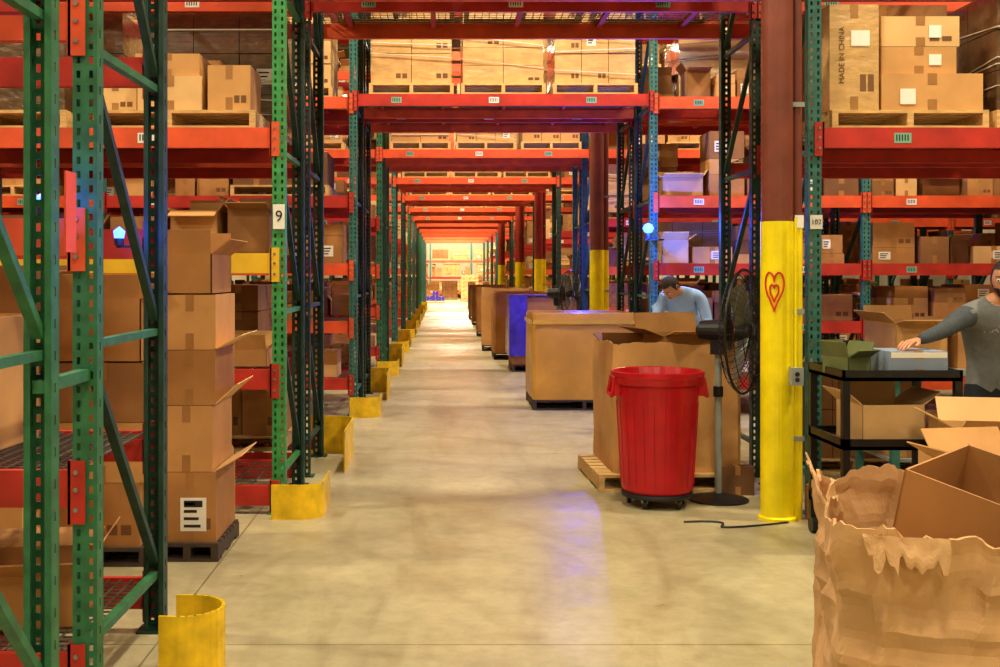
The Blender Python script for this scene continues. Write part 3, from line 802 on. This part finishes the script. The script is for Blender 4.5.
def person(name,J,top,sleeve,hd,hr,htilt,beard,wristcut):
    e=empty(name)
    order=['pelvis','waist','chest','uchest','neck','nk2','shL','elL','wrL','shR','elR','wrR','hpL','knL','anL','toL','hpR','knR','anR','toR']
    R={'pelvis':(.155,.12),'waist':(.15,.115),'chest':(.175,.13),'uchest':(.15,.11),'neck':(.06,.06),'nk2':(.052,.052),
       'shL':.072,'elL':.05,'wrL':.034,'shR':.072,'elR':.05,'wrR':.034,'hpL':.095,'knL':.065,'anL':.045,'toL':.04,'hpR':.095,'knR':.065,'anR':.045,'toR':.04}
    E=[('pelvis','waist'),('waist','chest'),('chest','uchest'),('uchest','neck'),('neck','nk2'),('uchest','shL'),('shL','elL'),('elL','wrL'),('uchest','shR'),('shR','elR'),('elR','wrR'),
       ('pelvis','hpL'),('hpL','knL'),('knL','anL'),('anL','toL'),('pelvis','hpR'),('hpR','knR'),('knR','anR'),('anR','toR')]
    vs=[(J[k],R[k]) for k in order]; es=[(order.index(a),order.index(b)) for a,b in E]
    hem=J['pelvis'][2]-.04
    sh=[Vector(J['shL']),Vector(J['shR'])]; el=[Vector(J['elL']),Vector(J['elR'])]; wr=[Vector(J['wrL']),Vector(J['wrR'])]
    def dseg(p,a_,b_):
        t=max(0,min(1,(p-a_).dot(b_-a_)/(b_-a_).length_squared)); return (p-(a_+(b_-a_)*t)).length
    nk=Vector(J['nk2'])
    def reg(c):
        for s,l,w in zip(sh,el,wr):
            if dseg(c,s+(l-s)*.25,l)<.075 or dseg(c,l,w)<.07: return 1
        if (c-nk).length<.075: return 3
        if c.z<.1: return 4
        if c.z<hem: return 2
        return 0
    skinmesh('body',vs,es,0,2,(top,sleeve,'jeans','skin','shoe'),reg,e)
    head(e,hd,hr,htilt,beard=beard)
    return e
J={'pelvis':(3.36,6.72,.90),'waist':(3.34,6.70,1.03),'chest':(3.31,6.66,1.18),'uchest':(3.30,6.62,1.29),'neck':(3.30,6.58,1.38),'nk2':(3.31,6.54,1.43),
'shL':(3.13,6.56,1.31),'elL':(2.90,6.38,1.22),'wrL':(2.70,6.24,1.175),'shR':(3.48,6.58,1.30),'elR':(3.58,6.46,1.05),'wrR':(3.48,6.28,.92),
'hpL':(3.26,6.72,.84),'knL':(3.24,6.66,.46),'anL':(3.24,6.72,.08),'toL':(3.20,6.58,.045),'hpR':(3.46,6.72,.84),'knR':(3.48,6.68,.46),'anR':(3.49,6.74,.08),'toR':(3.47,6.60,.045)}
p1=person('warehouse_worker',J,'sweat','sleeve',(3.325,6.50,1.515),rad(-32),rad(6),True,None)
hand(p1,(2.68,6.225,1.172),(-.8,-.55,-.08),(0,0,1),1,12)
hand(p1,(3.47,6.27,.91),(-.3,-.7,-.5),(0,0,1),-1,25)
t_=text('HAWK',.06,(3.29,6.49,1.22),'print_grey',None,rad(-25),'shirt_print'); t_.parent=p1
bx,by=2.38,11.1
J2={'pelvis':(bx+.10,by+.05,.92),'waist':(bx+.08,by+.0,1.06),'chest':(bx+.03,by-.05,1.22),'uchest':(bx-.02,by-.14,1.34),'neck':(bx-.07,by-.26,1.38),'nk2':(bx-.10,by-.31,1.38),
'shL':(bx-.20,by-.14,1.32),'elL':(bx-.28,by-.22,1.07),'wrL':(bx-.30,by-.44,1.0),'shR':(bx+.18,by-.18,1.32),'elR':(bx+.24,by-.26,1.06),'wrR':(bx+.08,by-.46,1.0),
'hpL':(bx,by+.05,.86),'knL':(bx-.01,by,.47),'anL':(bx-.01,by+.06,.08),'toL':(bx-.04,by-.08,.045),'hpR':(bx+.20,by+.05,.86),'knR':(bx+.21,by,.47),'anR':(bx+.22,by+.06,.08),'toR':(bx+.22,by-.08,.045)}
p2=person('stooping_worker',J2,'shirt_blue','shirt_blue',(bx-.16,by-.38,1.42),rad(-50),rad(50),False,None)
hand(p2,(bx-.30,by-.45,1.0),(0,-1,-.2),(0,0,1),1,25); hand(p2,(bx+.08,by-.47,1.0),(0,-1,-.2),(0,0,1),-1,25)

# ---------- room ----------
XW0,XW1,YW0,YW1,HC=-12.0,13.0,-6.0,72.0,8.0
m=MB(); m.box(XW0-.2,XW1+.2,YW0-.2,YW1+.2,-.2,0,'concrete'); m.build('floor',origin=Vector((0,0,0)))
m=MB(); m.box(XW0-.2,XW1+.2,YW0-.2,YW1+.2,HC,HC+.2,'ceiling_mat'); m.build('ceiling')
m=MB(); m.box(XW0-.2,XW0,YW0,YW1,0,HC,'wall_mat'); m.build('wall_left')
m=MB(); m.box(XW1,XW1+.2,YW0,YW1,0,HC,'wall_mat'); m.build('wall_right')
m=MB(); m.box(XW0-.2,XW1+.2,YW1,YW1+.2,0,HC,'wall_mat'); m.build('wall_back')
m=MB(); m.box(XW0-.2,XW1+.2,YW0-.2,YW0,0,HC,'wall_mat'); m.build('wall_front')
m=MB(); m.box(XW0,XW1,YW1-.03,YW1,0,.2,'wall_trim'); m.build('baseboard_back')
rf=random.Random(4)
m=MB()
for x in(-1.2,-.1): pallet_load(m,x,x+1.0,66.0,67.0,0,rf.uniform(.9,1.3),rf)
pallet_load(m,-.9,.1,58.5,59.5,0,.5,rf,m='blue_film')
pallet_load(m,1.0,2.0,62,63,0,1.4,rf); pallet_load(m,1.1,2.1,49,50,0,1.1,rf); m.build('pallet_of_boxes')
m=MB()
for i in range(14): m.box(XW0,XW1,-3+5.4*i,-2.85+5.4*i,7.6,7.95,'lamp_shell')
m.build('trim_1')

# ---------- lamps ----------
def lamp(x,y,z,e,size=.5):
    m=MB(); m.lathe([(.05,.35),(.07,.2),(.24,0.02),(.25,0)],(x,y,z),'lamp_shell',20); m.lathe([(0,.02),(.23,.02)],(x,y,z),'lamp_glow',20)
    m.cyl((x,y,z+.35),(x,y,HC-.01),.01,'steel',6); m.build('high_bay_lamp')
    l=bpy.data.lights.new('high_bay','AREA'); l.shape='DISK'; l.size=size; l.energy=e; l.color=(1.0,.86,.60)
    o=bpy.data.objects.new('high_bay_light',l); o.location=(x,y,z-.05); bpy.context.scene.collection.objects.link(o)
ys=[-2.5,1.2,5.9,10.7]+[15.6+4.9*i for i in range(9)]+[58.9,66.5]
for y in ys:
    for x in(-5.0,.65,5.2):
        if y>30 and x!=.65: continue
        e=265 if x==.65 else 340
        if y<2: e=140
        if y>30: e=420
        if y>50: e=1500
        lamp(x,y,6.7,e)
w=bpy.data.worlds.new('w'); bpy.context.scene.world=w; w.use_nodes=True
w.node_tree.nodes['Background'].inputs[0].default_value=(1,.9,.7,1); w.node_tree.nodes['Background'].inputs[1].default_value=.1

cam=bpy.data.cameras.new('cam'); co=bpy.data.objects.new('cam',cam); co.location=(0,0,1.55); co.rotation_euler=(pi/2,0,0)
cam.sensor_width=36; cam.lens=39.6; cam.shift_x=.057; cam.shift_y=-.0595; cam.clip_end=200
bpy.context.scene.collection.objects.link(co); bpy.context.scene.camera=co
vs=bpy.context.scene.view_settings
vs.view_transform='Standard'; vs.exposure=0.0
